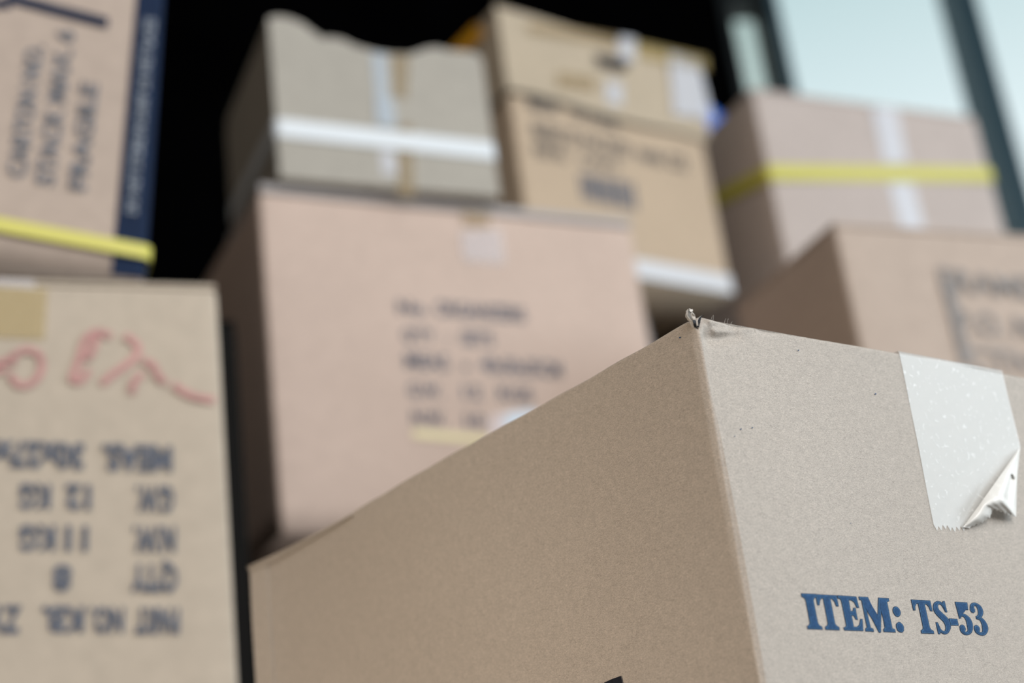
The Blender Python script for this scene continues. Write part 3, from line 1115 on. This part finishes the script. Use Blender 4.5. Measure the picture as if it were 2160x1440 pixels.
for s_, a, b, h in (('CARTON NO.', (52, 378), (92, 100), 38), ('STACK MAX. 6', (112, 395), (156, 70), 38), ('FRAGILE', (180, 405), (206, 180), 36)):
    tb.text('front', s_, a, b, h, M['ink_soft'], 0.03, off=B)
tb.patch('printed_bar', 'front', [(18, -12), (228, 42), (226, 62), (12, 8)], M['navy'], off=B, label='navy printed bar at the top')
tb.patch('printed_mark', 'front', [(-30, 2), (24, 4), (22, 22), (-30, 20)], M['navy'], off=B)
zl, zr = tb.hit('front', 0, 478), tb.hit('front', 305, 534)
sl = (zr[1] - zl[1]) / (zr[0] - zl[0])
zr_ = zr[1] + sl * (TW - zr[0])
zl_ = zl[1] - sl * zl[0]
tb.strap((zl_, zr_, zr_, zl_), 0.0105, M['yellow_strap'], off=0.0030, name='strap', label='yellow plastic packing strap')
# raised flap of the lower carton holding up the left end
v, f = box_verts(0.0, 0.06, 0.02, 0.13, lb.H + 0.0038, lb.H + 0.0225)
lb.part('folded_flap', v, f, M['sand'])

# black box standing in the gap behind the left stack
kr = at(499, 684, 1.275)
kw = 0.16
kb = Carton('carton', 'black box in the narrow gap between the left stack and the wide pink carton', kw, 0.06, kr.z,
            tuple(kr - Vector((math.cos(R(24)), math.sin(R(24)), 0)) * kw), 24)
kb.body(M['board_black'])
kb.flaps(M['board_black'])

# ================================================================== tan lidded carton at the back
C_D = 1.95
kc = C_D / 1.9
cb_top = Vector((0.036, 1.6502, 0.9888)) * kc + Vector((0, 0, .25))
cb = Carton('carton', 'tan carton with a taped lid and a dark barcode, behind the white-strapped box', 0.320, 0.24, 0.2330, tuple(cb_top), 36.3)
lid_z = cb.hit('front', 1074, 24)[1]
cb.body(M['tan'], bulge=0.0025)
# the lid: a tray turned over the top, a little wider
ov = 0.006
lz0 = cb.hit('front', 1272, 243)[1]
LW, LD = cb.W, cb.D


def lid_shell():
    vs, fs = [], []
    N_ = 28
    ring = []
    for (xa, ya), (xb, yb), fc in (((-ov, -ov), (LW + ov, -ov), 0), ((LW + ov, -ov), (LW + ov, LD + ov), 1), ((LW + ov, LD + ov), (-ov, LD + ov), 2), ((-ov, LD + ov), (-ov, -ov), 3)):
        for i in range(N_): ring.append((xa + (xb - xa) * i / N_, ya + (yb - ya) * i / N_, fc, i / N_))
    rows = 7
    for j in range(rows + 1):
        t = j / rows
        for x_, y_, fc, u in ring:
            zb = lz0 + 0.0025 * math.sin(u * 9 + fc) - (0.006 * u if fc == 0 else 0)
            ztp = lid_z + 0.002 * math.sin(u * 7 + 1)
            if fc == 0 and u < .12: zb += 0.0
            swell = 0.004 * math.sin(math.pi * u) * math.sin(math.pi * min(1, t * .8 + .2))
            nx, ny = ((0, -1), (1, 0), (0, 1), (-1, 0))[fc]
            inn = 0.004 if j == rows else 0.0
            vs.append((x_ + nx * (swell - inn), y_ + ny * (swell - inn), zb + (ztp - zb) * t))
    P_ = len(ring)
    for j in range(rows):
        for i in range(P_):
            k = (i + 1) % P_
            fs.append((j * P_ + i, j * P_ + k, (j + 1) * P_ + k, (j + 1) * P_ + i))
    fs.append(tuple(range(rows * P_, rows * P_ + P_)))
    return vs, fs


lv, lf = lid_shell()
lid = cb.part('lid', lv, lf, M['lid'], smooth=False, label='taped lid of lighter board')
OFL = 0.0112
def on_lid(name, pix, m, off=OFL, label=None):
    """pieces stuck on the lid hang on the lid itself"""
    o = cb.patch(name, 'front', pix, m, off=off, label=label)
    o.parent = lid
    return o


on_lid('tape', [(1105, 55), (1290, 85), (1290, 108), (1105, 78)], M['tape_brown'], label='tan tape along the upper edge of the lid')
on_lid('tape', [(1325, 95), (1480, 130), (1482, 160), (1330, 128)], M['tape_yellow'], label='yellowed tape at the right of the lid')
on_lid('tape', [(1165, 160), (1245, 172), (1245, 205), (1165, 192)], M['tape_brown'], label='tan tape stain low on the lid')
on_lid('tape', [(1296, 85), (1332, 92), (1330, 140), (1294, 130)], M['tape_white'], label='whitish tape across the lid')
on_lid('tape', [(1268, 178), (1302, 186), (1302, 232), (1268, 226)], M['tape_white'], label='whitish tape below the dark print')
on_lid('tape', [(1400, 120), (1462, 135), (1494, 262), (1410, 250)], M['tape_white'], label='broad whitish tape at the right end of the lid')
on_lid('printed_mark', [(1245, 122), (1310, 137), (1316, 152), (1298, 160), (1250, 146)], M['ink_black'], label='dark printed emblem patch')
lb_ = cb.hit('left', 985, 92)
op_ = cb.sheet('tape', 'left', [(-0.20, lid_z - 0.004), (-0.035, lid_z - 0.004), (-0.02, lid_z - 0.030), (-0.20, lid_z - 0.030)], M['tape_orange'], off=0.0112, label='orange tape along the side edge of the lid')
op_.parent = lid
B = 0.0028
for s_, a, b, h in (('MADE', (1116, 232), (1178, 243), 26), ('OF PAPER', (1205, 252), (1305, 278), 24),
                    ('PRODUCT OF', (1124, 292), (1218, 312), 32), ('PACKED', (1228, 312), (1330, 335), 28), ('PAPER', (1345, 340), (1400, 352), 24), ('CO.', (1410, 354), (1452, 364), 30),
                    ('PORT NO.', (1128, 330), (1196, 342), 26), ('C/NO.', (1222, 348), (1310, 368), 24)):
    cb.text('front', s_, a, b, h, M['ink_faint'], 0.02, off=B)
bv, bf = [], []
for i in range(11):
    s0 = i / 11
    s1 = s0 + (0.072 if i % 3 else 0.05)
    q = [(1218 + 118 * s0, 366 + 24 * s0), (1218 + 118 * s1, 366 + 24 * s1), (1226 + 118 * s1, 420 + 28 * s1), (1226 + 118 * s0, 420 + 28 * s0)]
    n0 = len(bv)
    bv += [cb.pt('front', *cb.hit('front', *p), B) for p in q]
    bf.append((n0, n0 + 1, n0 + 2, n0 + 3))
cb.part('barcode', bv, bf, M['ink_blur'], label='dark block of printed bars')
uvb = [cb.hit('front', 1354, 551), cb.hit('front', 1530, 590)]
cb.sheet('tape', 'front', [(0.0, uvb[0][1] + 0.001), (cb.W, uvb[1][1] + 0.007), (cb.W, 0.001), (0.0, 0.001)], M['tape_dense'], off=0.0010, label='whitish tape along the bottom edge')

cs = Carton('carton', 'greyish carton in the gap beneath the overhanging tan carton', 0.235, 0.13, cb.mw.translation.z, tuple(cb.mw @ Vector((0.012, 0.090, 0))), 36.3)
cs.body(M['grey_edge'])

# ================================================================== right: rose carton with yellow strap, and the one before it
D_D = 2.15
db = Carton('carton', 'rose-beige carton by the window with a yellow strap and white tape', 0.391, 0.28, 0.335, (0.3731, 1.8826, 1.0811 + 0.25), 26.04)
db.body(M['mauve'], bulge=0.003)
db.flaps(M['mauve'])
zl, zr = db.hit('front', 1627, 366)[1], db.hit('front', 2085, 370)[1]
zbk = db.hit('left', 1537, 409)
sl = (zbk[1] - zl) / (-zbk[0])
db.strap((zl, zr, zr + sl * db.D, zl + sl * db.D), 0.0225, M['yellow_strap'], off=0.0034, label='yellow plastic packing strap')
db.patch('tape', 'front', [(1836, 228), (1890, 232), (1912, 345), (1862, 345)], M['tape_mid'], off=0.0026, label='white tape above the strap')
db.patch('tape', 'front', [(1872, 388), (1922, 388), (1948, 486), (1898, 486)], M['tape_mid'], off=0.0032, label='white tape below the strap')
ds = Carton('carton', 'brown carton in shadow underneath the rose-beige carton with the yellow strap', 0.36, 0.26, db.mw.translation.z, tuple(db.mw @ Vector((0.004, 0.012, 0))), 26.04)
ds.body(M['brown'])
zz = ds.H
ds.sheet('strap', 'left', [(-0.235, zz - 0.01), (-0.205, zz - 0.01), (-0.205, 0.3), (-0.235, 0.3)], M['yellow_strap'], off=0.0012, label='yellow upright strap')

eb = Carton('carton', 'pinkish-brown carton at right edge with large faint print, before the yellow-strapped one', 0.44, 0.185, 0.4792 * 1.217 + 0.25, (0.2468 * 1.217, 1.0468 * 1.217, 0.4792 * 1.217 + 0.25), 23.5)
eb.body(M['rose'], bulge=0.002)
eb.flaps(M['rose'])
for s_, a, b, h in (('FRAMES', (1985, 612), (2210, 636), 46), ('P.O. NO', (2020, 702), (2230, 722), 46), ('CTN', (2040, 778), (2180, 790), 46)):
    eb.text('front', s_, a, b, h, M['ink_worn'], 0.015, off=0.0026)
eb.patch('printed_line', 'front', [(1982, 590), (2006, 592), (2046, 770), (2026, 770)], M['ink_worn'], off=0.0024, label='faint printed upright beside the lettering')

# blue thing on top of the rose carton
bmv, bmf = [], []
rnd = random.Random(2)
n1, n2 = 14, 9
for j in range(n2 + 1):
    ph = math.pi * j / n2
    for i in range(n1):
        an = 2 * math.pi * i / n1
        rr = 1 + 0.16 * math.sin(3 * an + j) + rnd.uniform(-.08, .08)
        bmv.append((0.045 * rr * math.sin(ph) * math.cos(an), 0.035 * rr * math.sin(ph) * math.sin(an), 0.022 - 0.022 * math.cos(ph) * (1 if j < n2 / 2 else 1 + 0.1 * math.sin(2 * an))))
for j in range(n2):
    for i in range(n1):
        k = (i + 1) % n1
        bmf.append((j * n1 + i, j * n1 + k, (j + 1) * n1 + k, (j + 1) * n1 + i))
bb = mesh_obj('plastic_bundle', bmv, bmf, M['blue_bag'], None, True)
bb.location = db.mw @ Vector((0.030, 0.185, db.H + 0.004))
bb.scale = (1.1, 1.1, 1.9)
bb.rotation_euler = (0, 0, 0.4)
tag(bb, 'small bright blue plastic bundle on top of the rose carton beside the window', 'bag')
bpy.context.view_layer.update()
